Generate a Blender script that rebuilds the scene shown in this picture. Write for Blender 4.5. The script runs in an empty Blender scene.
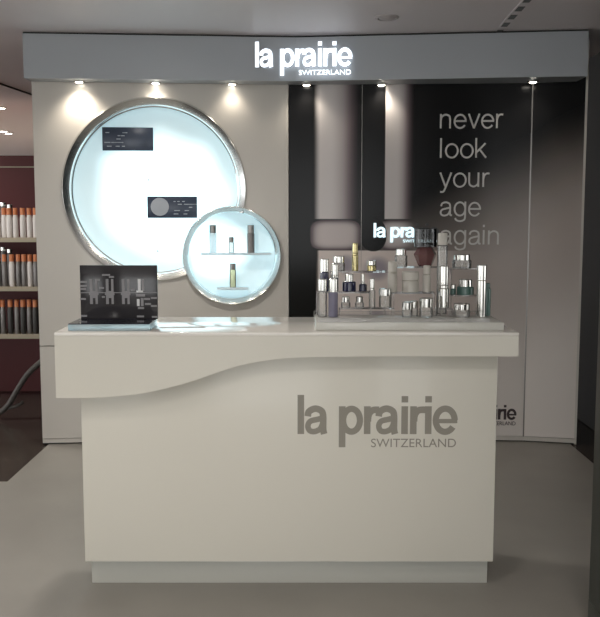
import bpy, bmesh, math, random
from mathutils import Vector, Matrix
from mathutils.geometry import tessellate_polygon
random.seed(7)
PI = math.pi
sc = bpy.context.scene
col = sc.collection

# ------------------------------------------------------------------ camera, world, exposure
H, FPX, TH = 1.444, 876.0, math.atan(91.5 / 876)
cd = bpy.data.cameras.new('camera'); cam = bpy.data.objects.new('camera', cd); col.objects.link(cam)
cam.location = (0, 0, H); cam.rotation_euler = (PI / 2 - TH, 0, 0)
cd.sensor_fit = 'HORIZONTAL'; cd.sensor_width = 36; cd.lens = FPX / 600 * 36; cd.clip_end = 100
sc.camera = cam
sc.view_settings.view_transform = 'Standard'; sc.view_settings.look = 'None'
sc.view_settings.gamma = 1; sc.view_settings.use_curve_mapping = False
sc.view_settings.exposure = 0.76
wd = bpy.data.worlds.new('world'); sc.world = wd; wd.use_nodes = True
wd.node_tree.nodes['Background'].inputs[0].default_value = (0.98, 1.0, 1.0, 1)
wd.node_tree.nodes['Background'].inputs[1].default_value = 1.7

CEIL = 2.537

# ------------------------------------------------------------------ helpers
cT, sT = math.cos(TH), math.sin(TH)
def ray(u, v):
    k = (308.5 - v) / FPX
    return Vector(((u - 300) / FPX, cT + k * sT, -sT + k * cT))
def at(u, v, Y):                       # point of the plane y = Y seen at a photo pixel
    d = ray(u, v); return Vector((0, 0, H)) + d * (Y / d.y)
def onz(u, v, z):
    d = ray(u, v); return Vector((0, 0, H)) + d * ((z - H) / d.z)

def lin(c):
    c /= 255.0
    return c / 12.92 if c <= 0.04045 else ((c + 0.055) / 1.055) ** 2.4
def rgb(r, g, b): return (lin(r), lin(g), lin(b), 1)

def mat(name, color, rough=0.5, metal=0.0, noise=0.0, nscale=8.0, bump=0.0, bscale=200.0, spec=0.5, emit=None, estr=0.0, coat=0.0):
    m = bpy.data.materials.new(name); m.use_nodes = True
    nt = m.node_tree; b = nt.nodes['Principled BSDF']
    b.inputs['Base Color'].default_value = color
    b.inputs['Roughness'].default_value = rough; b.inputs['Metallic'].default_value = metal
    b.inputs['Specular IOR Level'].default_value = spec
    b.inputs['Coat Weight'].default_value = coat; b.inputs['Coat Roughness'].default_value = 0.04
    if emit: b.inputs['Emission Color'].default_value = emit; b.inputs['Emission Strength'].default_value = estr
    tc = nt.nodes.new('ShaderNodeTexCoord')
    if noise:
        n = nt.nodes.new('ShaderNodeTexNoise'); n.inputs['Scale'].default_value = nscale; n.inputs['Detail'].default_value = 6
        mp = nt.nodes.new('ShaderNodeMapRange'); mp.inputs[3].default_value = 1 - noise; mp.inputs[4].default_value = 1 + noise
        mx = nt.nodes.new('ShaderNodeVectorMath'); mx.operation = 'SCALE'; mx.inputs[0].default_value = color[:3]
        nt.links.new(tc.outputs['Object'], n.inputs['Vector']); nt.links.new(n.outputs[0], mp.inputs[0])
        nt.links.new(mp.outputs[0], mx.inputs['Scale']); nt.links.new(mx.outputs[0], b.inputs['Base Color'])
    if bump:
        n2 = nt.nodes.new('ShaderNodeTexNoise'); n2.inputs['Scale'].default_value = bscale
        bp = nt.nodes.new('ShaderNodeBump'); bp.inputs['Strength'].default_value = bump; bp.inputs['Distance'].default_value = 0.002
        nt.links.new(tc.outputs['Object'], n2.inputs['Vector']); nt.links.new(n2.outputs[0], bp.inputs['Height'])
        nt.links.new(bp.outputs[0], b.inputs['Normal'])
    return m

def clear(name, tint, haze=0.05, hcol=(0.9, 0.9, 0.9, 1), rough=0.03):
    m = bpy.data.materials.new(name); m.use_nodes = True; nt = m.node_tree
    for n in list(nt.nodes): nt.nodes.remove(n)
    out = nt.nodes.new('ShaderNodeOutputMaterial'); tr = nt.nodes.new('ShaderNodeBsdfTransparent'); tr.inputs[0].default_value = tint
    gl = nt.nodes.new('ShaderNodeBsdfGlossy'); gl.inputs['Roughness'].default_value = rough
    df = nt.nodes.new('ShaderNodeBsdfDiffuse'); df.inputs[0].default_value = hcol
    fr = nt.nodes.new('ShaderNodeFresnel'); fr.inputs[0].default_value = 1.49
    m1 = nt.nodes.new('ShaderNodeMixShader'); m1.inputs[0].default_value = haze
    m2 = nt.nodes.new('ShaderNodeMixShader')
    nt.links.new(tr.outputs[0], m1.inputs[1]); nt.links.new(df.outputs[0], m1.inputs[2])
    nt.links.new(fr.outputs[0], m2.inputs[0]); nt.links.new(m1.outputs[0], m2.inputs[1]); nt.links.new(gl.outputs[0], m2.inputs[2])
    nt.links.new(m2.outputs[0], out.inputs[0])
    return m

W = {}
def T(v, rz=0.0): return Matrix.Translation(Vector(v)) @ Matrix.Rotation(rz, 4, 'Z')
def link(name, data, m, Mw=None, parent=None, **props):
    o = bpy.data.objects.new(name, data); col.objects.link(o)
    Mw = Mw if Mw is not None else (W[parent.name].copy() if parent else Matrix())
    W[o.name] = Mw
    if parent:
        o.parent = parent; o.matrix_basis = W[parent.name].inverted() @ Mw
    else: o.matrix_basis = Mw
    if data is not None and m is not None and len(data.materials) == 0: data.materials.append(m)
    for k, v in props.items(): o[k] = v
    return o
def thing(name, label, cat, loc=(0, 0, 0), rz=0.0, group=None):
    o = link(name, None, None, T(loc, rz)); o['label'] = label; o['category'] = cat
    o.empty_display_size = 0.05
    if group: o['group'] = group
    return o

def mesh(verts, faces, smooth=False, name='mesh'):
    me = bpy.data.meshes.new(name); me.from_pydata([tuple(v) for v in verts], [], faces); me.validate(); me.update()
    bm = bmesh.new(); bm.from_mesh(me); bmesh.ops.recalc_face_normals(bm, faces=bm.faces); bm.to_mesh(me); bm.free()
    if smooth:
        me.shade_smooth()
    return me
def smooth_angle(me, ang=40):
    me.shade_smooth()
    bm = bmesh.new(); bm.from_mesh(me)
    for e in bm.edges:
        if len(e.link_faces) == 2 and e.calc_face_angle(0) > math.radians(ang): e.smooth = False
    bm.to_mesh(me); bm.free(); return me
def box(x0, x1, y0, y1, z0, z1, bev=0.0, seg=2):
    bm = bmesh.new(); bmesh.ops.create_cube(bm, size=1)
    for v in bm.verts:
        v.co = ((x0 + x1) / 2 + v.co.x * (x1 - x0), (y0 + y1) / 2 + v.co.y * (y1 - y0), (z0 + z1) / 2 + v.co.z * (z1 - z0))
    if bev: bmesh.ops.bevel(bm, geom=list(bm.edges), offset=bev, segments=seg, affect='EDGES', profile=0.5)
    me = bpy.data.meshes.new('box'); bm.to_mesh(me); bm.free()
    if bev: smooth_angle(me, 60)
    return me
def boxes(lst):
    vs, fs = [], []
    for (x0, x1, y0, y1, z0, z1) in lst:
        b = len(vs)
        vs += [(x, y, z) for z in (z0, z1) for y in (y0, y1) for x in (x0, x1)]
        fs += [tuple(b + i for i in f) for f in ((0, 2, 3, 1), (4, 5, 7, 6), (0, 1, 5, 4), (2, 6, 7, 3), (0, 4, 6, 2), (1, 3, 7, 5))]
    return mesh(vs, fs)
def prism(poly, y0, y1, bev=0.0):      # polygon in x,z extruded along y
    n = len(poly); vs = [(x, y0, z) for x, z in poly] + [(x, y1, z) for x, z in poly]
    tri = tessellate_polygon([[Vector((x, z, 0)) for x, z in poly]])
    fs = [tuple(t) for t in tri] + [tuple(n + i for i in t) for t in tri] + [(i, (i + 1) % n, n + (i + 1) % n, n + i) for i in range(n)]
    return mesh(vs, fs)
def slab(poly, z0, z1):                # polygon in x,y extruded along z
    n = len(poly); vs = [(x, y, z0) for x, y in poly] + [(x, y, z1) for x, y in poly]
    tri = tessellate_polygon([[Vector((x, y, 0)) for x, y in poly]])
    fs = [tuple(t) for t in tri] + [tuple(n + i for i in t) for t in tri] + [(i, (i + 1) % n, n + (i + 1) % n, n + i) for i in range(n)]
    return mesh(vs, fs)
def lathe(prof, seg=24, axis='Z', a0=0.0, a1=2 * PI, ang=35):
    full = abs(a1 - a0 - 2 * PI) < 1e-6
    cnt = seg if full else seg + 1
    vs, fs = [], []
    for i in range(cnt):
        a = a0 + (a1 - a0) * i / seg
        for r, h in prof:
            x, y = r * math.cos(a), r * math.sin(a)
            vs.append((x, y, h) if axis == 'Z' else (x, h, y))
    n = len(prof)
    for i in range(seg):
        j = (i + 1) % cnt
        for k in range(n - 1):
            fs.append((i * n + k, j * n + k, j * n + k + 1, i * n + k + 1))
    me = mesh(vs, fs)
    bm = bmesh.new(); bm.from_mesh(me); bmesh.ops.remove_doubles(bm, verts=bm.verts, dist=1e-6)
    bmesh.ops.recalc_face_normals(bm, faces=bm.faces); bm.to_mesh(me); bm.free()
    return smooth_angle(me, ang)
def tube(pts, r, seg=10):
    pts = [Vector(p) for p in pts]; vs, fs = [], []
    for i, p in enumerate(pts):
        d = (pts[min(i + 1, len(pts) - 1)] - pts[max(i - 1, 0)]).normalized()
        a = d.cross(Vector((0, 1, 0.01))).normalized(); b = d.cross(a).normalized()
        for k in range(seg):
            t = 2 * PI * k / seg; vs.append(p + a * r * math.cos(t) + b * r * math.sin(t))
    for i in range(len(pts) - 1):
        for k in range(seg):
            fs.append((i * seg + k, i * seg + (k + 1) % seg, (i + 1) * seg + (k + 1) % seg, (i + 1) * seg + k))
    fs.append(tuple(range(seg))); fs.append(tuple((len(pts) - 1) * seg + k for k in range(seg)))
    return mesh(vs, fs, True)
def spline(pts, n=8):
    pts = [Vector(p) for p in pts]; out = []
    for i in range(len(pts) - 1):
        p0, p1, p2, p3 = pts[max(i - 1, 0)], pts[i], pts[i + 1], pts[min(i + 2, len(pts) - 1)]
        for k in range(n):
            t = k / n
            out.append(0.5 * ((2 * p1) + (p2 - p0) * t + (2 * p0 - 5 * p1 + 4 * p2 - p3) * t * t + (3 * p1 - p0 - 3 * p2 + p3) * t ** 3))
    out.append(pts[-1]); return out

# ------------------------------------------------------------------ lettering (strokes with flat ends)
def arc(cx, cy, rx, ry, a0, a1, n=20):
    return [(cx + rx * math.cos(math.radians(a0 + (a1 - a0) * i / n)), cy + ry * math.sin(math.radians(a0 + (a1 - a0) * i / n))) for i in range(n + 1)]
def sp(pts): return [(p.x, p.y) for p in spline([(x, y, 0) for x, y in pts], 6)]
S = 0.235
BOLD = {
 'l': (0.24, [([(0.118, 0), (0.118, 1.386)], S)]),
 'i': (0.24, [([(0.118, 0), (0.118, 0.985)], S), ([(0.118, 1.12), (0.118, 1.345)], S)]),
 'p': (0.85, [([(0.118, -0.47), (0.118, 0.985)], S), (arc(0.45, 0.49, 0.30, 0.405, 0, 360, 36), S * 0.95)]),
 'r': (0.54, [([(0.118, 0), (0.118, 0.985)], S), (sp([(0.14, 0.45), (0.17, 0.68), (0.30, 0.84), (0.54, 0.86)]), S)]),
 'a': (0.88, [(sp([(0.115, 0.63), (0.16, 0.80), (0.38, 0.90), (0.60, 0.82), (0.66, 0.64), (0.66, 0.25), (0.67, 0.12), (0.70, 0.0)]), S),
              (sp([(0.66, 0.57), (0.45, 0.52), (0.20, 0.45), (0.12, 0.28), (0.19, 0.12), (0.36, 0.09), (0.55, 0.18), (0.65, 0.38)]), S * 0.85)]),
 'e': (0.90, [(arc(0.45, 0.49, 0.335, 0.41, 0, 325, 36), S * 0.95), ([(0.14, 0.46), (0.88, 0.46)], 0.15)]),
}
LOGO = [('l', 0), ('a', 0.25), ('p', 1.47), ('r', 2.36), ('a', 2.77), ('i', 3.69), ('r', 4.0), ('i', 4.53), ('e', 4.80)]
t_ = 0.125
LIGHT = {
 'n': (0.98, [([(0.10, 0), (0.10, 1)], t_), (sp([(0.10, 0.55), (0.16, 0.80), (0.42, 0.95), (0.68, 0.85), (0.74, 0.62)]) + [(0.74, 0)], t_)]),
 'e': (1.0, [(arc(0.46, 0.48, 0.39, 0.46, 4, 325, 36), t_), ([(0.08, 0.5), (0.90, 0.5)], t_)]),
 'v': (0.90, [([(0.05, 1), (0.42, 0.0)], t_), ([(0.42, 0.0), (0.79, 1)], t_)]),
 'r': (0.60, [([(0.10, 0), (0.10, 1)], t_), (sp([(0.10, 0.55), (0.18, 0.82), (0.33, 0.94), (0.52, 0.94)]), t_)]),
 'l': (0.36, [([(0.10, 0), (0.10, 1.36)], t_)]),
 'o': (1.04, [(arc(0.50, 0.48, 0.41, 0.47, 0, 360, 36), t_)]),
 'k': (0.86, [([(0.10, 0), (0.10, 1.36)], t_), ([(0.74, 1), (0.12, 0.36)], t_), ([(0.34, 0.58), (0.80, 0)], t_)]),
 'y': (0.92, [([(0.05, 1), (0.42, 0.04)], t_), (sp([(0.82, 1), (0.62, 0.46), (0.42, -0.06), (0.28, -0.32), (0.06, -0.34)]), t_)]),
 'u': (0.98, [([(0.74, 0), (0.74, 1)], t_), ([(0.10, 1)] + sp([(0.10, 0.38), (0.16, 0.15), (0.42, 0.03), (0.68, 0.18), (0.74, 0.45)]), t_)]),
 'a': (0.98, [(sp([(0.11, 0.68), (0.20, 0.88), (0.45, 0.95), (0.68, 0.86), (0.74, 0.66), (0.74, 0.20), (0.77, 0.07), (0.88, 0.05)]), t_),
              (sp([(0.74, 0.58), (0.46, 0.52), (0.18, 0.43), (0.09, 0.25), (0.16, 0.08), (0.36, 0.03), (0.60, 0.12), (0.74, 0.38)]), t_)]),
 'g': (1.0, [(arc(0.44, 0.49, 0.37, 0.46, 0, 360, 36), t_), ([(0.81, 1)] + sp([(0.81, 0.1), (0.76, -0.24), (0.46, -0.36), (0.20, -0.28), (0.12, -0.14)]), t_)]),
 'i': (0.36, [([(0.10, 0), (0.10, 1)], t_), ([(0.10, 1.2), (0.10, 1.36)], t_)]),
}
GC = {}
def glyph(tab, ch, sx, sz, depth, key, width=None):
    k = (key, ch)
    if k in GC: return GC[k]
    vs, fs = [], []
    for k_, (pts, w) in enumerate(tab[ch][1]):
        dep = depth * (1 + 0.12 * k_)
        P = [Vector((x, y)) for x, y in pts]; n = len(P); b = len(vs)
        closed = (P[0] - P[-1]).length < 1e-6
        for i, p in enumerate(P):
            a, c = P[max(i - 1, 0)], P[min(i + 1, n - 1)]
            if closed and i in (0, n - 1): a, c = P[n - 2], P[1]
            d = (c - a).normalized(); nn = Vector((-d.y, d.x)) * (w / 2)
            for q in (p + nn, p - nn):
                vs.append((q.x * sx, dep - depth, q.y * sz)); vs.append((q.x * sx, -dep, q.y * sz))
        for i in range(n - 1):
            A, B = b + 4 * i, b + 4 * (i + 1)      # L0,L1,R0,R1
            fs += [(A + 1, B + 1, B + 3, A + 3), (A, A + 2, B + 2, B), (A, B, B + 1, A + 1), (A + 2, A + 3, B + 3, B + 2)]
        fs += [(b, b + 1, b + 3, b + 2), (b + 4 * n - 4, b + 4 * n - 2, b + 4 * n - 1, b + 4 * n - 3)]
    me = mesh(vs, fs, name='glyph'); GC[k] = me; return me
def word_mesh(txt, width, height, depth):
    cu = bpy.data.curves.new('txt', 'FONT'); cu.body = txt; cu.size = 1; cu.extrude = 0.02; cu.offset = 0.0
    o = bpy.data.objects.new('txt', cu); col.objects.link(o)
    dg = bpy.context.evaluated_depsgraph_get(); me = bpy.data.meshes.new_from_object(o.evaluated_get(dg))
    bpy.data.objects.remove(o); bpy.data.curves.remove(cu)
    xs = [v.co.x for v in me.vertices]; ys = [v.co.y for v in me.vertices]
    x0, x1, y0, y1 = min(xs), max(xs), min(ys), max(ys)
    for v in me.vertices:
        v.co = Vector(((v.co.x - x0) / (x1 - x0) * width, -depth * (v.co.z + 0.02) / 0.04, (v.co.y - y0) / (y1 - y0) * height))
    me.materials.clear()
    return me

# ------------------------------------------------------------------ materials
M = {}
M['floor'] = mat('grey_floor', rgb(138, 134, 127), 0.42, noise=0.16, nscale=2.6, bump=0.05)
M['darkfloor'] = mat('dark_polished_floor', rgb(64, 57, 52), 0.2, noise=0.25, nscale=3)
M['ceil'] = mat('ceiling_paint', rgb(232, 224, 226), 0.45, noise=0.03, nscale=1)
M['champagne'] = mat('champagne_panel', rgb(203, 198, 190), 0.28, noise=0.02, nscale=4, coat=0.25)
M['fascia'] = mat('silver_fascia', rgb(170, 174, 178), 0.34, 0.2, noise=0.02, nscale=3)
M['white'] = mat('white_lacquer', rgb(220, 216, 204), 0.30, noise=0.012, nscale=3, coat=0.2)
M['whitetop'] = mat('white_gloss_top', rgb(236, 232, 224), 0.06, spec=0.6)
M['plinth'] = mat('satin_plinth', rgb(200, 200, 192), 0.4, 0.25)
M['greyink'] = mat('grey_vinyl', rgb(146, 141, 130), 0.4)
M['ink'] = mat('dark_brown_ink', rgb(58, 44, 46), 0.4)
M['slogan'] = mat('grey_slogan_ink', rgb(208, 206, 202), 0.5)
M['black'] = mat('black_gap', rgb(16, 16, 16), 0.6)
M['chrome'] = mat('chrome', rgb(228, 228, 226), 0.19, 1.0)
M['silver'] = mat('silver_cap', rgb(208, 206, 200), 0.08, 1.0)
M['steel'] = mat('brushed_steel', rgb(150, 146, 142), 0.3, 1.0)
M['legmetal'] = mat('dull_grey_metal', rgb(92, 88, 84), 0.5, 0.3)
M['gold'] = mat('gold_metal', rgb(188, 176, 132), 0.2, 1.0)
M['navy'] = mat('navy_glass', rgb(26, 26, 66), 0.08, coat=0.5)
M['lilac'] = mat('lilac_glass', rgb(118, 114, 134), 0.15)
M['pearl'] = mat('pearl_plastic', rgb(204, 199, 189), 0.3)
M['teal'] = mat('teal_glass', rgb(84, 116, 108), 0.1)
M['rose'] = mat('rose_glass', rgb(112, 78, 78), 0.08, coat=0.6)
M['smoke'] = clear('smoky_black_cap', (0.45, 0.45, 0.45, 1), 0.05, (0.02, 0.02, 0.02, 1))
M['smokepanel'] = mat('smoky_print_panel', rgb(56, 54, 56), 0.12, noise=0.1, nscale=12)
M['darkgloss'] = mat('dark_gloss_base', rgb(40, 42, 56), 0.08)
M['acrylic'] = clear('clear_acrylic', (0.98, 0.98, 0.98, 1), 0.14)
M['acrylicedge'] = clear('frosted_acrylic_base', (0.92, 0.93, 0.90, 1), 0.7, (0.88, 0.87, 0.80, 1))
M['blueedge'] = clear('blue_acrylic_edge', (0.75, 0.9, 0.95, 1), 0.55, (0.62, 0.74, 0.78, 1))
M['glass'] = clear('clear_glass', (0.94, 0.94, 0.92, 1), 0.24, (0.92, 0.90, 0.86, 1), 0.02)
M['amber'] = clear('pale_amber_glass', (0.95, 0.90, 0.70, 1), 0.25, (0.85, 0.8, 0.6, 1))
M['red'] = mat('dark_red_wall', rgb(86, 18, 20), 0.5)
M['shelf'] = mat('pale_wood_shelf', rgb(170, 158, 138), 0.4, noise=0.1, nscale=20)
M['shelfside'] = mat('shelf_upright', rgb(60, 50, 46), 0.4)
M['orange'] = mat('orange_cap', rgb(208, 130, 86), 0.4)
M['pack'] = mat('pale_bottle', rgb(224, 218, 214), 0.35)
M['packgrey'] = mat('grey_bottle', rgb(128, 124, 122), 0.3, 0.4)
M['packdark'] = mat('charcoal_bottle', rgb(60, 58, 56), 0.35)
M['pillar'] = mat('charcoal_pillar', rgb(52, 56, 50), 0.3, noise=0.05)
M['print'] = mat('pale_print', rgb(140, 138, 140), 0.4)
M['printlit'] = mat('white_print', rgb(225, 225, 225), 0.4)
M['cardblue'] = mat('dark_blue_card', rgb(56, 66, 84), 0.25, noise=0.2, nscale=14)
M['cardprint'] = mat('card_print', rgb(170, 180, 190), 0.4)
M['litletter'] = mat('lit_letter', (0.9, 0.95, 1, 1), 0.4, emit=(0.86, 0.93, 1, 1), estr=0.9)
M['emitsmall'] = mat('emissive_small_letter', (0.8, 0.95, 1, 1), 0.4, emit=(0.72, 0.93, 1, 1), estr=0.6)
M['letteredge'] = mat('letter_side', rgb(50, 55, 90), 0.4)
M['darkletter'] = mat('dark_grey_letter', rgb(62, 64, 64), 0.3)
M['bulb'] = mat('warm_bulb', (1, 1, 1, 1), 0.4, emit=(1, 0.93, 0.82, 1), estr=10)
M['offbulb'] = mat('unlit_diffuser', rgb(190, 182, 182), 0.4)
M['blueband'] = mat('blue_wall', rgb(74, 92, 112), 0.6)

def lightbox(name, cx, cz, R, strength, floor_, hx=0.0, hz=0.0):
    m = bpy.data.materials.new(name); m.use_nodes = True; nt = m.node_tree; b = nt.nodes['Principled BSDF']
    b.inputs['Base Color'].default_value = (0.8, 0.9, 0.92, 1); b.inputs['Roughness'].default_value = 0.4
    b.inputs['Emission Color'].default_value = (0.62, 0.91, 1.0, 1)
    tc = nt.nodes.new('ShaderNodeTexCoord'); mp = nt.nodes.new('ShaderNodeMapping'); mp.inputs['Location'].default_value = (-hx, 0, -hz)
    vm = nt.nodes.new('ShaderNodeVectorMath'); vm.operation = 'LENGTH'
    ns = nt.nodes.new('ShaderNodeTexNoise'); ns.inputs['Scale'].default_value = 2.2; ns.inputs['Detail'].default_value = 1
    ad = nt.nodes.new('ShaderNodeMath'); ad.operation = 'MULTIPLY_ADD'; ad.inputs[1].default_value = 0.35 * R; 
    mr = nt.nodes.new('ShaderNodeMapRange'); mr.interpolation_type = 'SMOOTHSTEP'
    mr.inputs[1].default_value = 0.66 * R; mr.inputs[2].default_value = 1.06 * R
    mr.inputs[3].default_value = strength; mr.inputs[4].default_value = floor_
    L = nt.links.new
    L(tc.outputs['Object'], mp.inputs[0]); L(mp.outputs[0], vm.inputs[0]); L(tc.outputs['Object'], ns.inputs['Vector'])
    L(ns.outputs[0], ad.inputs[0]); L(vm.outputs['Value'], ad.inputs[2]); L(ad.outputs[0], mr.inputs[0]); L(mr.outputs[0], b.inputs['Emission Strength'])
    return m

def mural_material():
    m = bpy.data.materials.new('mural_print'); m.use_nodes = True; nt = m.node_tree; b = nt.nodes['Principled BSDF']
    b.inputs['Roughness'].default_value = 0.22; b.inputs['Specular IOR Level'].default_value = 0.2
    L = nt.links.new
    tc = nt.nodes.new('ShaderNodeTexCoord'); sx = nt.nodes.new('ShaderNodeSeparateXYZ'); L(tc.outputs['UV'], sx.inputs[0])
    X, Y = sx.outputs[0], sx.outputs[1]         # print units: hundreds of print pixels, y downwards
    def val(s, i, x):
        if isinstance(x, (int, float)): s.inputs[i].default_value = x
        else: L(x, s.inputs[i])
    def mth(op, a, bb=0.0, c=None):
        n = nt.nodes.new('ShaderNodeMath'); n.operation = op; val(n, 0, a); val(n, 1, bb)
        if c is not None: val(n, 2, c)
        return n.outputs[0]
    def ss(a, bb, x):
        n = nt.nodes.new('ShaderNodeMapRange'); n.interpolation_type = 'SMOOTHSTEP'
        if a > bb:
            n.inputs[1].default_value, n.inputs[2].default_value, n.inputs[3].default_value, n.inputs[4].default_value = bb, a, 1, 0
        else: n.inputs[1].default_value, n.inputs[2].default_value = a, bb
        L(x, n.inputs[0]); return n.outputs[0]
    def mul(*a):
        r = a[0]
        for q in a[1:]: r = mth('MULTIPLY', r, q)
        return r
    def mix(fac, c1, c2):
        n = nt.nodes.new('ShaderNodeMix'); n.data_type = 'RGBA'
        L(fac, n.inputs[0])
        for i, c in ((6, c1), (7, c2)):
            if isinstance(c, tuple): n.inputs[i].default_value = c
            else: L(c, n.inputs[i])
        return n.outputs[2]
    def sup(cx, cy, rx, ry, p=4.0, soft=0.12):
        dx = mth('POWER', mth('ABSOLUTE', mth('DIVIDE', mth('SUBTRACT', X, cx), rx)), p)
        dy = mth('POWER', mth('ABSOLUTE', mth('DIVIDE', mth('SUBTRACT', Y, cy), ry)), p)
        d = mth('ADD', dx, dy); return ss(1.0, 1.0 - soft, d), d
    dark, pink, grey, mauve = rgb(16, 16, 17), rgb(218, 206, 200), rgb(208, 202, 200), rgb(132, 116, 120)
    g = mth('ADD', Y, mth('MULTIPLY', mth('SUBTRACT', X, 5.0), 0.55))
    ns = nt.nodes.new('ShaderNodeTexNoise'); ns.inputs['Scale'].default_value = 1.2; L(tc.outputs['UV'], ns.inputs['Vector'])
    g = mth('ADD', g, mth('MULTIPLY', mth('SUBTRACT', ns.outputs[0], 0.5), 0.25))
    c = mix(ss(1.45, 2.75, g), dark, rgb(182, 171, 164))
    c = mix(ss(2.6, 4.0, g), c, rgb(226, 219, 213))
    # lower bottle body
    body = mul(ss(3.17, 3.20, X), ss(2.475, 2.485, Y), ss(4.9, 4.1, X))
    c = mix(body, c, pink)
    c = mix(mul(ss(3.17, 3.16, X)), c, dark)
    for ex, ey, rx, ry in ((3.78, 2.66, 0.17, 0.15), (3.47, 2.62, 0.12, 0.12)):  # violet blotches: a reflection painted into the print colour
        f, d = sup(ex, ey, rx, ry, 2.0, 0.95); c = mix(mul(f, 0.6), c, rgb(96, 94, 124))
    # two columns
    c1 = mul(ss(3.135, 3.21, X), ss(3.60, 3.42, X), ss(2.17, 2.16, Y)); c = mix(c1, c, mix(ss(3.3, 3.55, X), grey, mauve))
    c2 = mul(ss(3.845, 3.855, X), ss(4.14, 4.02, X), ss(2.17, 2.16, Y)); c = mix(c2, c, mix(ss(3.96, 4.1, X), grey, mauve))
    # rings
    f, d = sup(3.36, 2.325, 0.26, 0.155, 4.0, 0.2); c = mix(f, c, mix(ss(0.0, 0.8, d), rgb(200, 190, 188), rgb(96, 84, 88)))
    f, d = sup(4.00, 2.325, 0.22, 0.155, 4.0, 0.3); f = mul(f, ss(4.18, 3.98, X)); c = mix(f, c, mix(ss(0.0, 0.8, d), rgb(200, 190, 188), rgb(96, 84, 88)))
    f, d = sup(3.74, 2.325, 0.135, 0.165, 2.2, 0.06); c = mix(mul(f, ss(3.61, 3.62, X)), c, dark)
    L(c, b.inputs['Base Color'])
    return m
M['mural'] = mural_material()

# ------------------------------------------------------------------ room
yb = onz(5, 481.5, 0).y
o = link('floor', slab([(-14, -7), (14, -7), (14, 36), (-14, 36)], -0.10, -0.006), M['darkfloor'], kind='structure')
link('floor_grey', slab([(-14, -7), (14, -7), (14, 2.8), (1.728, 2.8), (1.728, 6.0), (-1.606, 6.0), (-1.606, yb), (-14, yb)], -0.03, 0.0), M['floor'], kind='structure')
link('bounce_floor', slab([(-14, 9.2), (14, 9.2), (14, 36), (-14, 36)], -0.006, 0.0), mat('pale_bounce_floor', rgb(190, 180, 170), 0.4, noise=0.05), kind='structure')  # pale floor added to bounce light up to the far ceiling
link('ceiling', slab([(-14, -7), (14, -7), (14, 36), (-14, 36)], CEIL, CEIL + 0.1), M['ceil'], kind='structure')
link('wall_far', box(-14, 14, 35.5, 35.8, 0, CEIL), M['blueband'], kind='structure')
link('wall_right', box(2.0, 2.15, 3.6, 20, 0, CEIL), M['black'], kind='structure')
p0, p1 = onz(0, 83, CEIL), onz(32, 94, CEIL)
d = (p1 - p0).normalized(); a, e = p0 - d * 1.0, p1 + d * 4
nn = Vector((-d.y, d.x, 0)) * 0.007
link('trim_1', slab([(a + nn)[:2], (a - nn)[:2], (e - nn)[:2], (e + nn)[:2]], CEIL - 0.012, CEIL), M['black'], kind='structure')
for k_, (xa_, xb_) in enumerate(((-3.4, -1.9), (0.7, 1.9), (3.2, 5.0), (-6.5, -5.0))):  # dark panels added behind the viewer for metal caps to reflect
    link('added_reflection_panel_%d' % (k_ + 1), box(xa_, xb_, -3.2, -3.0, 0, CEIL), mat('added_rear_panel', rgb(58, 54, 52), 0.5), kind='structure')
link('wall_red', box(-9, -1.2, 8.6, 8.7, 0, at(10, 155.5, 8.6).z), M['red'], kind='structure')
z167 = at(10, 167, 8.6).z
link('trim_2', box(-9, -1.2, 8.59, 8.6, z167 - 0.006, z167 + 0.006), M['shelf'], kind='structure')

# ------------------------------------------------------------------ facets of the display wall
class Facet:
    def __init__(s, A, B):
        s.A, s.B = Vector((A[0], A[1], 0)), Vector((B[0], B[1], 0))
        s.d = (s.B - s.A).normalized(); s.len = (s.B - s.A).length
        s.n = Vector((s.d.y, -s.d.x, 0)); s.rz = math.atan2(s.d.y, s.d.x); s.M = T(s.A, s.rz)
    def hit(s, u, v, off=0.0):         # -> local (along, height) on the plane lifted off by off
        r = ray(u, v); o = Vector((0, 0, H)); A = s.A + s.n * off
        t = (A - o).dot(s.n) / r.dot(s.n); p = o + r * t
        return (p - A).dot(s.d), p.z
def xat(u, v, Y): q = at(u, v, Y); return (q.x, q.y)
PA, PB, PC, PD = xat(31.5, 82, 5.47), xat(289, 300, 5.61), xat(527, 300, 5.538), xat(580, 260, 5.47)
FL, FM, FR = Facet(PA, PB), Facet(PB, PC), Facet(PC, PD)
WT = 2.518
back = slab([PA, PB, PC, PD, (PD[0], PD[1] + 0.3), (PC[0], PC[1] + 0.3), (PB[0], PB[1] + 0.3), (PA[0], PA[1] + 0.3)], 0.0, WT)
bm = bmesh.new(); bm.from_mesh(back)
for v in bm.verts: pass
bm.free()
off = 0.16
back = slab([(PA[0] + 0.01, PA[1] + off), (PB[0], PB[1] + off), (PC[0], PC[1] + off), (PD[0] - 0.01, PD[1] + off), (PD[0] - 0.01, PD[1] + 0.3), (PA[0] + 0.01, PA[1] + 0.3)], 0.0, WT)
wall = link('wall_back', back, M['champagne'], Matrix(), None, kind='structure')
SK = 0.035                                              # height of the skirting
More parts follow.
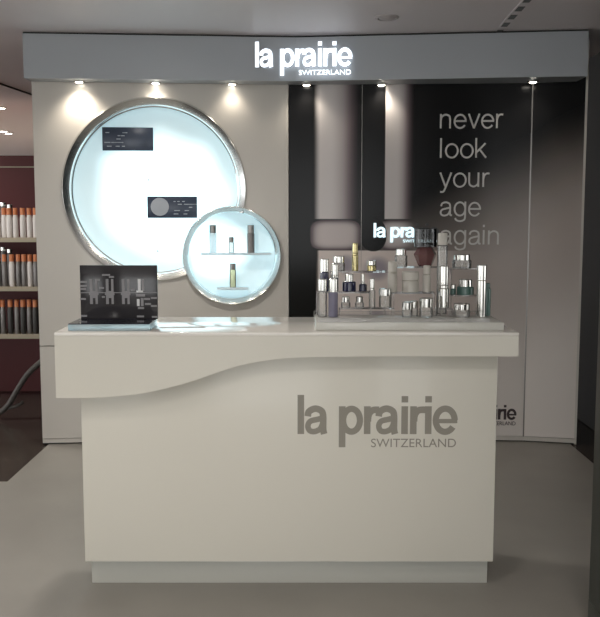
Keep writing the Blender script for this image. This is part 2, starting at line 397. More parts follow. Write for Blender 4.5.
# niche circles in local coordinates of the left facet
def circ(F, u, v, rpx):
    s0, z0 = F.hit(u, v); s1, _ = F.hit(u + rpx, v); return s0, z0, abs(s1 - s0)
bs, bz, bR = circ(FL, 155, 190, 91.5)
ss_, sz_, sR = circ(FL, 232, 255.5, 49)
hB, hS = bR - 0.012, sR - 0.008
hole = []
N = 120
def inS(x, z): return (x - ss_) ** 2 + (z - sz_) ** 2 < hS ** 2
def inB(x, z): return (x - bs) ** 2 + (z - bz) ** 2 < hB ** 2
cb = [(bs + hB * math.cos(2 * PI * i / N), bz + hB * math.sin(2 * PI * i / N)) for i in range(N)]
cs = [(ss_ + hS * math.cos(2 * PI * i / N), sz_ + hS * math.sin(2 * PI * i / N)) for i in range(N)]
st = next(i for i in range(N) if not inS(*cb[i]) and inS(*cb[i - 1]))
seq = [cb[(st + k) % N] for k in range(N) if not inS(*cb[(st + k) % N])]
st2 = next(i for i in range(N) if not inB(*cs[i]) and inB(*cs[i - 1]))
seq += [cs[(st2 + k) % N] for k in range(N) if not inB(*cs[(st2 + k) % N])]
hole = seq
_, seam = FL.hit(50, 346)
g = 0.003
def panel_hole(x0, x1, z0, z1, hole, th):
    outer = [(x0, z0), (x1, z0), (x1, z1), (x0, z1)]
    P = outer + hole; n = len(P); m4 = 4
    tri = tessellate_polygon([[Vector((x, z, 0)) for x, z in outer], [Vector((x, z, 0)) for x, z in hole]])
    vs = [(x, 0, z) for x, z in P] + [(x, th, z) for x, z in P]
    fs = [tuple(t) for t in tri] + [tuple(n + i for i in reversed(t)) for t in tri]
    fs += [(i, (i + 1) % 4, n + (i + 1) % 4, n + i) for i in range(4)]
    h = len(hole); fs += [(4 + i, 4 + (i + 1) % h, n + 4 + (i + 1) % h, n + 4 + i) for i in range(h)]
    return mesh(vs, fs)
link('wall_panel', panel_hole(0, FL.len - g, seam + g, WT, hole, 0.03), M['champagne'], FL.M, wall)
link('wall_panel', box(0, FL.len - g, 0, 0.03, SK + g, seam - g), M['champagne'], FL.M, wall)
link('side_panel', box(0.0, 0.02, 0.031, 0.3, 0, WT), M['champagne'], FL.M, wall)
def mural_panel(F, u0, u1, s0, s1, z0, z1):
    me = box(s0, s1, 0, 0.03, z0, z1)
    uv = me.uv_layers.new(name='UVMap')
    (sa, _), (sb, _) = F.hit(u0, 250), F.hit(u1, 250)
    _, za = F.hit((u0 + u1) / 2, 100); _, zb = F.hit((u0 + u1) / 2, 400)
    for lp in me.loops:
        c = me.vertices[lp.vertex_index].co
        uv.data[lp.index].uv = ((u0 + (c.x - sa) / (sb - sa) * (u1 - u0)) / 100, (100 + (c.z - za) / (zb - za) * 300) / 100)
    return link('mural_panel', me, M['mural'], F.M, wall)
s361, _ = FM.hit(361.5, 200)
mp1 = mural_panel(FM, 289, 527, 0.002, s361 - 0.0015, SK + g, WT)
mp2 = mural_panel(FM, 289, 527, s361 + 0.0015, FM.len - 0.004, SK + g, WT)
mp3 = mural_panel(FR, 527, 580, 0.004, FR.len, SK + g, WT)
link('seam_strip', box(FM.len - 0.004, FM.len + 0.004, -0.002, 0.02, SK, WT), M['steel'], FM.M, wall)
link('seam_strip', box(s361 - 0.0012, s361 + 0.0012, -0.001, 0.02, SK, WT), M['steel'], FM.M, wall)
link('edge_strip', box(FR.len, FR.len + 0.014, -0.004, 0.3, 0, WT), M['champagne'], FR.M, wall)
for F in (FL, FM, FR):
    link('skirting', box(0, F.len, 0.004, 0.04, 0.008, SK), M['champagne'], F.M, wall)
    link('floor_gap', box(0, F.len, 0.012, 0.04, 0, 0.008), M['black'], F.M, wall)

# slogan and ink logo printed on the mural, small logo in raised letters
def put_text(tab, txt, F, u, v, xh, parent, m, key, off=0.0, depth=0.0015, pitch=1.0, name='letter'):
    s, z = F.hit(u, v, off); _, z2 = F.hit(u, v - xh, off); s2, _ = F.hit(u + xh, v, off)
    uz, ux = z2 - z, s2 - s
    x = s
    for ch in txt:
        link(name, glyph(tab, ch, ux, uz, depth, key), m, F.M @ Matrix.Translation((x, -off, z)), parent)
        x += tab[ch][0] * ux * pitch
def put_logo(F, u, v, width, xh, parent, mats, key, off=0.0, depth=0.0015, sw=None, edge=None):
    s, z = F.hit(u, v, off); _, z2 = F.hit(u, v - xh, off); s2, _ = F.hit(u + width / 5.68, v, off)
    uz, ux = z2 - z, s2 - s
    for i, (ch, x) in enumerate(LOGO):
        m = mats[1] if i >= 5 else mats[0]
        k = key + m.name
        me = glyph(BOLD, ch, ux, uz, depth, k)
        if edge and len(me.materials) == 0:
            me.materials.append(m); me.materials.append(edge)
            for pl in me.polygons:
                if abs(pl.normal.y) < 0.5: pl.material_index = 1
        link('letter', me, m, F.M @ Matrix.Translation((s + x * ux, -off - 0.0002, z)), parent)
    if sw:
        (a, zb), (b_, zt) = F.hit(sw[0], sw[3], off), F.hit(sw[1], sw[2], off)
        link('lettering', word_mesh('SWITZERLAND', b_ - a, zt - zb, depth), mats[0], F.M @ Matrix.Translation((a, -off - 0.0002, zb)), parent)
for txt, v in (('never', 128.4), ('look', 157.8), ('your', 187), ('age', 216), ('again', 244.4)):
    put_text(LIGHT, txt, FM, 439.3, v, 14.4, mp2, M['slogan'], 'slogan', pitch=1.0)
put_logo(FM, 454, 419, 62, 10.8, mp2, (M['ink'], M['ink']), 'ink', sw=(482, 515.5, 421.5, 425))
put_logo(FM, 373.5, 237.4, 65, 10.4, mp2, (M['emitsmall'], M['darkletter']), 'emitsmall', depth=0.006, sw=(403, 437, 239.5, 242.5))  # small logo: first five letters emissive, the rest plain dark grey

# ------------------------------------------------------------------ round backlit niches
def ring(prof, cx, cz, skip=None, seg=120, ang=50):
    vs, fs = [], []; n = len(prof); keep = []
    for i in range(seg):
        a = 2 * PI * i / seg
        keep.append(not (skip and skip(cx + bR * math.cos(a), cz + bR * math.sin(a))))
        for r, y in prof: vs.append((r * math.cos(a), y, r * math.sin(a)))
    for i in range(seg):
        j = (i + 1) % seg
        if skip and not (keep[i] or keep[j]): continue
        for k in range(n - 1): fs.append((i * n + k, j * n + k, j * n + k + 1, i * n + k + 1))
    return smooth_angle(mesh(vs, fs), ang)
def disc(r, y0, y1, seg=96): return lathe([(0, y0), (r, y0), (r, y1), (0, y1)], seg, 'Y')
inSmall = lambda x, z: (x - ss_) ** 2 + (z - sz_) ** 2 < (sR - 0.012) ** 2
NB = FL.M @ Matrix.Translation((bs, 0, bz)); NS = FL.M @ Matrix.Translation((ss_, 0, sz_))
nb = thing('display_niche', 'large round backlit wall niche with wide chrome rim and two dark cards', 'niche', NB.translation, FL.rz, 'round backlit niches')
w = 0.050
link('rim', ring([(bR, 0.005), (bR, -0.012), (bR - 0.008, -0.020), (bR - w + 0.006, 0.012), (bR - w, 0.020), (bR - w, 0.055), (bR - w - 0.006, 0.060)], bs, bz, inSmall), M['chrome'], NB, nb)
M['nicheside'] = mat('niche_side', rgb(220, 232, 236), 0.3)
link('recess_side', ring([(bR - w, 0.055), (bR - w, 0.118)], bs, bz, inSmall), M['nicheside'], NB, nb)
link('light_panel', disc(bR - w + 0.004, 0.118, 0.128), lightbox('big_lightbox', 0, 0, bR, 1.15, 0.22, 0.03, -0.06), NB, nb)
ns_ = thing('display_niche', 'small round backlit niche with chrome rim holding bottles on two white shelves', 'niche', NS.translation, FL.rz, 'round backlit niches')
w2 = 0.036
link('rim', ring([(sR, 0.08), (sR, -0.030), (sR - 0.006, -0.036), (sR - w2 + 0.005, -0.008), (sR - w2, 0.0)], ss_, sz_), M['chrome'], NS, ns_)
link('recess_side', ring([(sR - w2, 0.0), (sR - w2, 0.108)], ss_, sz_), M['nicheside'], NS, ns_)
link('light_panel', disc(sR - w2 + 0.004, 0.106, 0.114), lightbox('small_lightbox', 0, 0, sR, 0.92, 0.24, -0.11, 0.03), NS, ns_)
def local(F, u, v, off): return F.hit(u, v, off)
def translucent(name, c):
    m = bpy.data.materials.new(name); m.use_nodes = True; nt = m.node_tree
    out = nt.nodes['Material Output']; b = nt.nodes['Principled BSDF']; b.inputs['Base Color'].default_value = c; b.inputs['Roughness'].default_value = 0.2
    tl = nt.nodes.new('ShaderNodeBsdfTranslucent'); tl.inputs[0].default_value = c; mx = nt.nodes.new('ShaderNodeMixShader'); mx.inputs[0].default_value = 0.65
    nt.links.new(b.outputs[0], mx.inputs[1]); nt.links.new(tl.outputs[0], mx.inputs[2]); nt.links.new(mx.outputs[0], out.inputs[0]); return m
M['frost'] = translucent('frosted_white_acrylic', (0.95, 0.97, 0.98, 1))
def shelf(u0, u1, v):
    (a, z), (b_, _) = FL.hit(u0, v, -0.05), FL.hit(u1, v, -0.05)
    link('shelf', box(a - ss_, b_ - ss_, 0.012, 0.105, z - sz_ - 0.014, z - sz_, 0.002), M['frost'], NS, ns_); return z
M['shelfglass'] = clear('bright_glass_shelf', (0.95, 0.98, 1, 1), 0.6, (0.97, 0.98, 0.98, 1))
zs1 = shelf(201, 271, 253); zs2 = shelf(217, 248.5, 287.5)
# cards in the big niche
for nm, u0, u1, v0, v1, lab, circ_ in (('product_card', 102.5, 153, 127.5, 150.5, 'dark landscape card high in the large round niche', False),
                                     ('product_card', 147.5, 197, 196.5, 218, 'dark blue card with a pale disc beside the small niche', True)):
    (a, zb), (b_, zt) = FL.hit(u0, v1, -0.06), FL.hit(u1, v0, -0.06)
    Mc = FL.M @ Matrix.Translation((a, 0.06, zb)); ww, hh = b_ - a, zt - zb
    t = thing(nm, lab, 'card', Mc.translation, FL.rz, 'cards in the large niche')
    link('board', box(0, ww, 0, 0.008, 0, hh, 0.001), M['cardblue'], Mc, t)
    link('stand', box(ww * 0.45, ww * 0.55, 0.008, 0.06, hh * 0.4, hh * 0.6), M['steel'], Mc, t)
    q = []
    random.seed(3 if circ_ else 5)
    for k in range(16):
        x = ww * (random.uniform(0.5, 0.93) if circ_ else random.uniform(0.04, 0.42)); z = hh * random.choice([0.17, 0.33, 0.48, 0.62, 0.75]); l_ = random.uniform(0.012, 0.03)
        if x + l_ < ww: q.append((x, x + l_, -0.001, 0.0, z, z + 0.005))
    link('print', boxes(q), M['cardprint'], Mc, t, kind='stuff')
    if circ_: link('disc', lathe([(0, -0.001), (hh * 0.42, -0.001), (hh * 0.42, 0.0), (0, 0.0)], 32, 'Y'), mat('pale_disc', rgb(170, 176, 184), 0.4), Mc @ Matrix.Translation((ww * 0.25, 0, hh * 0.52)), t)
for u, v, lab in ((149, 180, 'tiny steel peg at the middle of the large niche'), (158, 251, 'small steel hook low in the large niche')):
    s, z = FL.hit(u, v, -0.11); Mp = FL.M @ Matrix.Translation((s, 0.118, z))
    pg = link('peg', lathe([(0, -0.03), (0.006, -0.03), (0.006, -0.024), (0.003, -0.022), (0.003, 0)], 12, 'Y'), M['steel'], Mp); pg['label'] = lab; pg['category'] = 'peg'

# ------------------------------------------------------------------ containers
def container(name, label, cat, x, y, z, r, h, hc, body, cap, shape='round', capr=0.92, group='skincare testers on the counter', rz=0.0, collar=True):
    t = thing(name, label, cat, (x, y, z), rz, group); Mw = T((x, y, z), rz)
    hb = h - hc; bv = min(r * 0.12, 0.002)
    if shape == 'round':
        bme = lathe([(0, 0), (r - bv, 0), (r, bv), (r, hb - bv * 2), (r - bv * 2, hb), (0, hb)], 28)
    elif shape == 'square':
        bme = box(-r, r, -r, r, 0, hb, r * 0.12, 2)
    elif shape == 'taper':
        bme = lathe([(0, 0), (r * 0.85, 0), (r, hb * 0.1), (r, hb * 0.85), (r * 0.8, hb), (0, hb)], 28)
    elif shape == 'gem':
        bme = lathe([(0, 0), (r * 0.5, 0), (r * 0.62, hb * 0.08), (r, hb * 0.62), (r * 0.92, hb * 0.7), (r * 0.6, hb), (0, hb)], 8, ang=10)
    link('body', bme, body, Mw, t)
    rc = r * capr
    cp = link('cap', lathe([(0, hb + 0.0003), (rc, hb + 0.0003), (rc, h - 0.0025), (rc - 0.0025, h), (0, h)], 28) if shape != 'squarecap' else box(-rc, rc, -rc, rc, hb, h, 0.001), cap, Mw, t)
    if collar and hc > 0.012:
        link('collar', lathe([(rc * 0.98, hb + hc * 0.10), (rc * 1.03, hb + hc * 0.12), (rc * 1.03, hb + hc * 0.2), (rc * 0.98, hb + hc * 0.22)], 28), cap, Mw, cp)
    return t

# bottles in the small niche
for u0, u1, vt, vc, zz, body, cap, lab in (
    (209, 216.5, 225, 233, zs1, M['frost'], M['steel'], 'frosted white bottle with silver cap, left on upper niche shelf'),
    (228.5, 234, 237, 242, zs1, M['glass'], M['steel'], 'short clear bottle in the middle of the upper niche shelf'),
    (247, 254.5, 225, 233, zs1, M['packgrey'], M['steel'], 'tall grey bottle at the right of the upper niche shelf'),
    (229.5, 236, 263.5, 269.5, zs2, M['amber'], M['steel'], 'yellowish bottle alone on the lower niche shelf')):
    (a, zt), (b_, _) = FL.hit(u0, vt, -0.05), FL.hit(u1, vt, -0.05); _, zc = FL.hit(u0, vc, -0.05)
    p = FL.M @ Vector(((a + b_) / 2, 0.055, zz))
    container('bottle', lab, 'bottle', p.x, p.y, zz, (b_ - a) / 2, zt - zz, zt - zc, body, cap, group='bottles in the small niche', rz=FL.rz)

# ------------------------------------------------------------------ header with lit logo
ZB, ZT = 2.267, 2.526
HA, HB_, HC = xat(23, 55, 5.33), xat(296, 60, 5.45), xat(588.3, 50, 5.26)
hd = thing('sign_header', 'silver fascia box across the top carrying the illuminated logo', 'sign', (HB_[0], HB_[1], ZB))
GL, GR = Facet(HA, HB_), Facet(HB_, HC)
def wb(P, dy): return (P[0], P[1] + dy)
link('fascia', slab([HA, HB_, HC, (HC[0], 5.462), (PC[0], PC[1] - 0.008), (PB[0], PB[1] - 0.008), (PA[0], PA[1] - 0.006), (HA[0], PA[1] - 0.006)], ZB, ZT), M['fascia'], Matrix(), hd)
link('shadow_gap', slab([wb(HA, 0.01), wb(HB_, 0.01), wb(HC, 0.01), (HC[0], 5.7), (HA[0], 5.7)], ZT, CEIL - 0.0005), M['black'], Matrix(), hd)
# the logo spans the shallow kink: it is mounted on a flat plane in front of it
GX = Facet((GL.hit(250, 60)[0] * GL.d.x + HA[0], HB_[1] - 0.012), (1.0, HB_[1] - 0.012 - 0.10))
put_logo(GX, 255.5, 67.9, 96, 18.4, hd, (M['litletter'], M['litletter']), 'lit', off=0.0, depth=0.018, sw=(299, 351, 69.8, 75.2), edge=M['letteredge'])

# ------------------------------------------------------------------ downlights under the header
def downlight(x, y, power, lab, z=ZB, grp='downlights under the header', spot=2.3, on=True, r=0.036, colr=(1, 0.90, 0.76), bl=1.0):
    t = thing('downlight', lab, 'light', (x, y, z), 0, grp); Mw = T((x, y, z))
    link('trim_ring', lathe([(r, 0.0), (r * 1.35, 0.0), (r * 1.35, -0.004), (r * 1.05, -0.010), (r, -0.004), (r, 0)], 32), M['silver'] if on else M['offbulb'], Mw, t)
    link('lamp', lathe([(0, -0.016), (r * 0.5, -0.014), (r * 0.85, -0.008), (r * 0.98, -0.001), (0, -0.001)], 32), M['bulb'] if on else M['offbulb'], Mw, t)
    if on and power:
        ld = bpy.data.lights.new('spot', 'SPOT'); ld.energy = power; ld.color = colr; ld.spot_size = spot; ld.spot_blend = bl; ld.shadow_soft_size = r * 1.6
        lo = bpy.data.objects.new('lamp_light', ld); col.objects.link(lo); lo.parent = t; lo.location = (0, 0, -0.03)
for u, v, pw, lab in ((79, 80.5, 7, 'bright downlight at the far left of the header'), (155.5, 81.5, 3, 'second downlight from the left, above the large niche'),
                      (232, 82.5, 1.6, 'third downlight from the left, beside the small niche'), (306.5, 82.5, 3, 'downlight under the lit logo'),
                      (381.5, 81, 5, 'downlight right of the lit logo, above the mural'), (533, 77.5, 2, 'dim downlight at the far right of the header')):
    Yw = 5.44 if u < 100 else (5.49 if u < 200 else (5.53 if u < 250 else (5.56 if u < 400 else 5.44)))
    q = at(u, v, Yw); downlight(q.x, Yw, pw, lab, r=0.026)
# ------------------------------------------------------------------ ceiling fixtures
q = onz(387, 17, CEIL); downlight(q.x, q.y, 0, 'unlit round recessed light in the ceiling above the header', CEIL - 0.0005, 'recessed ceiling lights', on=False, r=0.05)
CLN = ['lit recessed ceiling light just in front of the header', 'ceiling light in front of the counter towards the pillar', 'ceiling light straight in front of the counter', 'ceiling light in front of the counter on the shelf side', 'ceiling light near the viewer on the shelf side', 'ceiling light right above the viewer', 'ceiling light near the viewer behind the pillar', 'added ceiling lamp above the stool that brightens the shelves', 'ceiling light between the shelf unit and the red wall']
CL = [(-0.80, 4.35, 50), (0.9, 1.5, 18), (-0.5, 1.5, 34), (-2.0, 2.0, 38), (-1.6, 0.3, 70), (0.4, 0.3, 50), (2.2, 0.3, 12), (-2.7, 6.0, 60), (-3.4, 7.7, 40)]  # the lamp above the stool is added to brighten the shelf bottles
for k, (x, y, pw) in enumerate(CL):
    downlight(x, y, pw, CLN[k], CEIL - 0.0005, 'recessed ceiling lights', 2.6, r=0.05, bl=0.9, colr=(1, 0.96, 0.90))
for u, v, lab in ((2, 107.5, 'far ceiling light nearest to the red wall'), (2, 131, 'larger far ceiling light in the distance at left'), (8.5, 133, 'smaller far ceiling light in the distance at left')):
    q = onz(u, v, CEIL); downlight(q.x, q.y, 110, lab, CEIL - 0.0005, 'distant ceiling lights', spot=2.6, r=(0.035 if v < 110 else 0.07) if u < 5 else 0.05)
ad = thing('air_diffuser', 'slotted linear air diffuser in the ceiling right of the header', 'vent', (1.07, 5.6, CEIL - 0.0005)); Md = T((1.07, 5.6, CEIL - 0.0005))
pa, pb = onz(527, 0, CEIL), onz(500, 30, CEIL)
dd = pb - pa; Ld = dd.length; Md = T(pa - Vector((0, 0, 0.0005)), math.atan2(dd.y, dd.x))
W[ad.name] = Md; ad.matrix_basis = Md
link('frame', box(-0.3, Ld - 0.10, -0.025, 0.025, -0.004, 0), M['ceil'], Md, ad)
for k in range(6):
    link('slot', box(-0.26 + k * 0.19, -0.26 + k * 0.19 + 0.10, -0.018, 0.018, -0.0055, -0.004), M['packdark'], Md, ad)

# ------------------------------------------------------------------ counter
YP = onz(289, 583, 0).y; YBD = YP - 0.05; YL = YBD - 0.07
ZC = at(289, 332.5, YL).z
LX0, LX1 = at(54, 333, YL).x, at(519, 333, YL).x
BX0, BX1 = at(85, 561, YBD).x, at(493, 563, YBD).x
PX0, PX1 = at(92, 582, YP).x, at(487, 584, YP).x
YCB = onz(289, 317, ZC).y
ct = thing('counter', 'white display counter with a wave-edged overhanging top', 'counter', ((LX0 + LX1) / 2, YP + 0.2, 0))
zb0 = at(289, 562, YBD).z
link('plinth', box(PX0, PX1, YP, YCB - 0.08, 0, zb0, 0.002), M['plinth'], Matrix(), ct)
body = link('body', box(BX0, BX1, YBD, YCB - 0.04, zb0 + 0.001, ZC - 0.03, 0.003), M['white'], Matrix(), ct)
# wavy apron
wave = [(54, 398), (80, 398), (100, 397.5), (120, 396), (145, 393), (170, 387.5), (195, 380.5), (215, 373.5), (235, 367), (255, 362.5), (280, 358.8), (305, 357.3), (340, 356.8), (420, 356.5), (519, 356.5)]
pts = [at(u, v, YL) for u, v in wave]
wv = spline([(p.x, p.z, 0) for p in pts], 6)
zt = ZC - 0.012
poly = [(LX0, zt), *[(p.x, p.y) for p in wv], (LX1, zt)]
poly[1] = (LX0, poly[1][1]); poly[-2] = (LX1, poly[-2][1])
link('wave_apron', prism(poly, YL + 0.002, YBD - 0.0005), M['white'], Matrix(), ct)
link('side_apron', box(LX0 + 0.0, BX0 - 0.0005, YBD, YCB, pts[0].z, zt), M['white'], Matrix(), ct)
link('side_apron', box(BX1 + 0.0005, LX1, YBD, YCB, pts[-1].z, zt), M['white'], Matrix(), ct)
link('top', box(LX0 - 0.001, LX1 + 0.001, YL, YCB, ZC - 0.014, ZC, 0.004, 3), M['whitetop'], Matrix(), ct)
FC = Facet((LX0, YBD), (LX1, YBD))
put_logo(FC, 297.5, 434, 159.5, 28.2, body, (M['greyink'], M['greyink']), 'counter', depth=0.0008, sw=(371, 456, 438.6, 447.2))

# ------------------------------------------------------------------ dark print stand on the counter
yf = onz(110, 331, ZC).y; yk = yf * 1.052
t = thing('print_stand', 'dark smoky stand with pale bottle motifs on the left of the counter', 'display stand', (at(118, 325, yf).x, yf, ZC))
x0, x1 = at(68, 331, yf).x, at(150, 331, yf).x
zb = at(100, 324.5, yf).z
link('base', box(x0, x1, yf, yk, ZC + 0.0005, zb, 0.0015), M['blueedge'], Matrix(), t)
link('base_top', box(x0 + 0.001, x1 - 0.001, yf + 0.002, yk, zb, zb + 0.003), M['darkgloss'], Matrix(), t)
yv = yk - 0.012
xa, xb = at(80.5, 300, yv).x, at(157.5, 300, yv).x; zt_ = at(100, 265.3, yv).z
pn = link('panel', box(xa, xb, yv, yv + 0.010, zb + 0.003, zt_, 0.001), M['smokepanel'], Matrix(), t)
def stp(u, v): q_ = at(u, v, yv); return q_.x, q_.z
lit, dim = [], []
def rect(lst, u0, u1, v0, v1):
    a, za = stp(u0, v1); b_, zb_ = stp(u1, v0); lst.append((a, b_, yv - 0.0010 - 0.00003 * (len(lit) + len(dim)), yv - 0.0002, za, zb_))
for i, u in enumerate((91.0, 107.0, 123.0)):
    L_ = dim
    rect(L_, u - 0.8, u + 1.4, 279, 304); rect(L_, u + 4.6, u + 6.4, 279, 304); rect(L_, u + 1.4, u + 4.6, 291, 298); rect(L_, u - 2, u + 7.5, 292, 295)
rect(lit, 138, 140.5, 279, 291); rect(dim, 142, 144, 279, 291); rect(lit, 136.5, 143, 290.5, 292.5); rect(lit, 137, 139.5, 299, 306); rect(dim, 141, 143.5, 298, 306); rect(dim, 136, 145, 294, 296.5); rect(dim, 138, 144, 307, 309)
for (u0, u1, v) in ((80, 87, 281), (80, 87, 285), (80, 86, 288), (80, 86, 298), (81, 87, 315), (102, 110, 274), (109, 114, 276), (144, 150, 298), (145, 151, 303), (151, 157, 297), (151, 157, 305), (152, 157.3, 316), (80, 157, 292.3), (137, 144, 315.5), (96, 100, 279), (99, 104, 287), (102, 105, 296), (131, 135, 289)):
    rect(dim, u0, u1, v, v + (0.7 if u1 - u0 > 30 else 1.8))
link('print', boxes(dim), M['print'], Matrix(), pn, kind='stuff'); link('white_print', boxes(lit), M['printlit'], Matrix(), pn, kind='stuff')

# ------------------------------------------------------------------ acrylic tester display
tf = onz(400, 330.5, ZC).y
tx0, tx1 = at(315.5, 328, tf).x, at(504, 328, tf).x
zt0 = at(400, 322.5, tf).z; tb = YCB - 0.03
tr = thing('tester_display', 'clear stepped acrylic tester display on the right of the counter', 'display', ((tx0 + tx1) / 2, tf, ZC))
link('base', box(tx0, tx1, tf, tb, ZC + 0.0005, zt0, 0.002), M['acrylicedge'], Matrix(), tr)
def tierz(v, Y): return at(400, v, Y).z
def bridge(u0, u1, v, Yc, hd_=0.035):
    z = tierz(v, Yc); a, b_ = at(u0, v, Yc).x, at(u1, v, Yc).x
    me = boxes([(a, b_, Yc - hd_, Yc + hd_, z - 0.005, z), (a, a + 0.004, Yc - hd_, Yc + hd_, zt0 + 0.0003, z - 0.005), (b_ - 0.004, b_, Yc - hd_, Yc + hd_, zt0 + 0.0003, z - 0.005)])
    link('tier', me, M['acrylic'], Matrix(), tr); return z
Y0 = onz(400, 317, zt0).y
YA, YB2, YC2 = Y0 + 0.055, Y0 + 0.115, Y0 + 0.165
zA1 = bridge(339, 394, 307.5, YA, 0.025); zA2 = bridge(435, 452, 308.0, YA, 0.025)
zB1 = bridge(316, 371, 291.5, YB2, 0.03); zB2 = bridge(384, 434, 292.0, YB2, 0.03); zB3 = bridge(449.5, 478, 294.5, YB2, 0.03)
zC1 = bridge(330, 392, 271.0, YC2 + 0.01, 0.024); zC2 = bridge(393, 440.5, 266.5, YC2 + 0.01, 0.024); zC3 = bridge(450, 481, 268.0, YC2 + 0.01, 0.024)
link('front_lip', box(tx0 + 0.004, at(490, 318, tf).x, tf + 0.004, tf + 0.008, zt0 + 0.0002, zt0 + 0.016), M['acrylic'], Matrix(), tr)
YC3 = YC2 + 0.01
PR = [  # name, category, label, u0,u1, vtop, vcap, support z, Y, body, cap, shape, cap ratio
 ('bottle', 'bottle', 'clear bottle with silver cap, front left corner of the tester display', 318, 327, 279, 290.5, zt0, Y0, 'glass', 'silver', 'round', 1.0),
 ('bottle', 'bottle', 'lilac bottle with silver cap, second from the left in the front row', 328.5, 338, 278.5, 292, zt0, Y0, 'lilac', 'silver', 'round', 0.95),
 ('bottle', 'bottle', 'navy bottle with tall silver cap, back left of the tester display', 320, 329, 259, 271.5, zB1, YB2, 'navy', 'silver', 'round', 0.98),
 ('bottle', 'bottle', 'slim silver-capped navy bottle behind the lilac bottle', 331.5, 338.5, 264, 277.5, zB1, YB2, 'navy', 'silver', 'round', 0.98),
 ('jar', 'jar', 'small silver-lidded bottle on the rear tier left of the gold bottle', 333, 345, 256.0, 262.5, zC1, YC3, 'glass', 'silver', 'round', 0.9),
 ('bottle', 'bottle', 'gold bottle with gold cap standing tallest on the left rear tier', 352, 358.5, 243, 255, zC1, YC3, 'gold', 'gold', 'round', 0.9),
 ('jar', 'jar', 'small silver and gold jar alone on the rear tier', 367, 376.5, 260.5, 265, zC1, YC3, 'gold', 'silver', 'round', 1.0),
 ('jar', 'jar', 'wide navy jar with silver lid on the middle tier', 342.5, 356, 274, 281.5, zB1, YB2, 'navy', 'silver', 'round', 0.6),
 ('bottle', 'bottle', 'small navy dropper with slim silver cap on the middle tier', 359, 367, 273.5, 284.0, zB1, YB2, 'navy', 'silver', 'round', 0.36),
 ('jar', 'jar', 'little clear jar with silver lid, leftmost on the lower tier', 341, 350.5, 296.5, 302, zA1, YA, 'glass', 'silver', 'round', 0.8),
 ('jar', 'jar', 'little clear jar with silver lid, second on the lower tier', 355, 364, 296.5, 302, zA1, YA, 'glass', 'silver', 'round', 0.8),
 ('bottle', 'bottle', 'slim silver-capped vial between the small and the large lower jars', 369, 375.5, 278.5, 290, zA1, YA, 'glass', 'silver', 'round', 0.7),
 ('jar', 'jar', 'large silver-lidded glass jar at the right of the lower tier', 379, 391.5, 288.5, 295.5, zA1, YA, 'glass', 'silver', 'round', 1.0),
 ('bottle', 'bottle', 'pearl white pump bottle left of the white jar', 388, 397.5, 261.5, 272.5, zB2, YB2, 'pearl', 'pearl', 'round', 0.95),
 ('jar', 'jar', 'wide pearl white jar in the middle of the display', 402, 419, 271.5, 280, zB2, YB2, 'pearl', 'pearl', 'round', 1.0),
 ('bottle', 'bottle', 'slim pearl white tube right of the white jar', 423, 431, 265.5, 274, zB2, YB2, 'pearl', 'pearl', 'round', 0.9),
 ('jar', 'jar', 'crystal jar with bright lid on the rear tier left of the rose bottle', 395, 407.5, 249.0, 255, zC2, YC3, 'glass', 'silver', 'round', 0.8),
 ('perfume_bottle', 'bottle', 'rose faceted bottle with broad smoky black cap', 414, 437, 228.5, 247, zC2, YC3, 'rose', 'smoke', 'gem', 0.98),
 ('bottle', 'bottle', 'tall slim clear bottle rising highest beside the slogan', 437.5, 448, 233, 245, zA2, YA + 0.012 + 0.05, 'glass', 'pearl', 'round', 0.9),
 ('bottle', 'bottle', 'silver bottle in front of the tallest clear bottle', 439, 449.5, 266, 288, zA2, YA, 'silver', 'silver', 'round', 0.85),
 ('jar', 'jar', 'squat glass jar with silver lid, first in the front row centre', 402, 412.5, 302, 309.5, zt0, Y0, 'glass', 'silver', 'round', 1.0),
 ('jar', 'jar', 'glass jar half hidden behind the squat front jar', 410, 418, 301, 308, zt0, Y0 + 0.03, 'glass', 'silver', 'round', 1.0),
 ('jar', 'jar', 'larger steel-lidded jar in the front row centre', 419.5, 433, 298, 307, zt0, Y0, 'glass', 'silver', 'round', 1.0),
 ('jar', 'jar', 'wide silver-lidded jar in the front row at right', 453.5, 470, 303.5, 309.5, zt0, Y0, 'glass', 'silver', 'round', 0.95),
 ('jar', 'jar', 'teal jar with silver lid on the right middle tier', 457, 474, 279.5, 286.5, zB3, YB2, 'teal', 'silver', 'round', 0.78),
 ('jar', 'jar', 'tiny teal jar with silver lid left of the larger teal jar', 450.3, 456, 284.5, 288.5, zB3, YB2, 'teal', 'silver', 'round', 0.95),
 ('jar', 'jar', 'crystal jar on the top right tier below the slogan', 452.5, 471.5, 254.5, 260, zC3, YC3, 'glass', 'silver', 'round', 0.85),
 ('bottle', 'bottle', 'tall silver bottle at the right end of the display', 477.5, 486.5, 265, 280, zt0, Y0, 'silver', 'silver', 'round', 1.0),
 ('bottle', 'bottle', 'teal bottle behind the tall silver bottle at right', 482, 491, 283, 288, zt0, Y0 + 0.05, 'teal', 'teal', 'round', 0.8),
]
for (nm, cat, lab, u0, u1, vt, vc, z, Y, bdy, cap, shp, cr) in PR:
    if 'tallest clear' not in lab and lab.startswith('tall slim'):
        z = ZC + (zt0 - ZC); Y = YA + 0.052
    a, b_ = at(u0, vt, Y).x, at(u1, vt, Y).x; zt1, zc1 = at(u0, vt, Y).z, at(u0, vc, Y).z
    container(nm, lab, cat, (a + b_) / 2, Y, z + 0.0004, (b_ - a) / 2, zt1 - z, zt1 - zc1, M[bdy], M[cap], shp, cr)

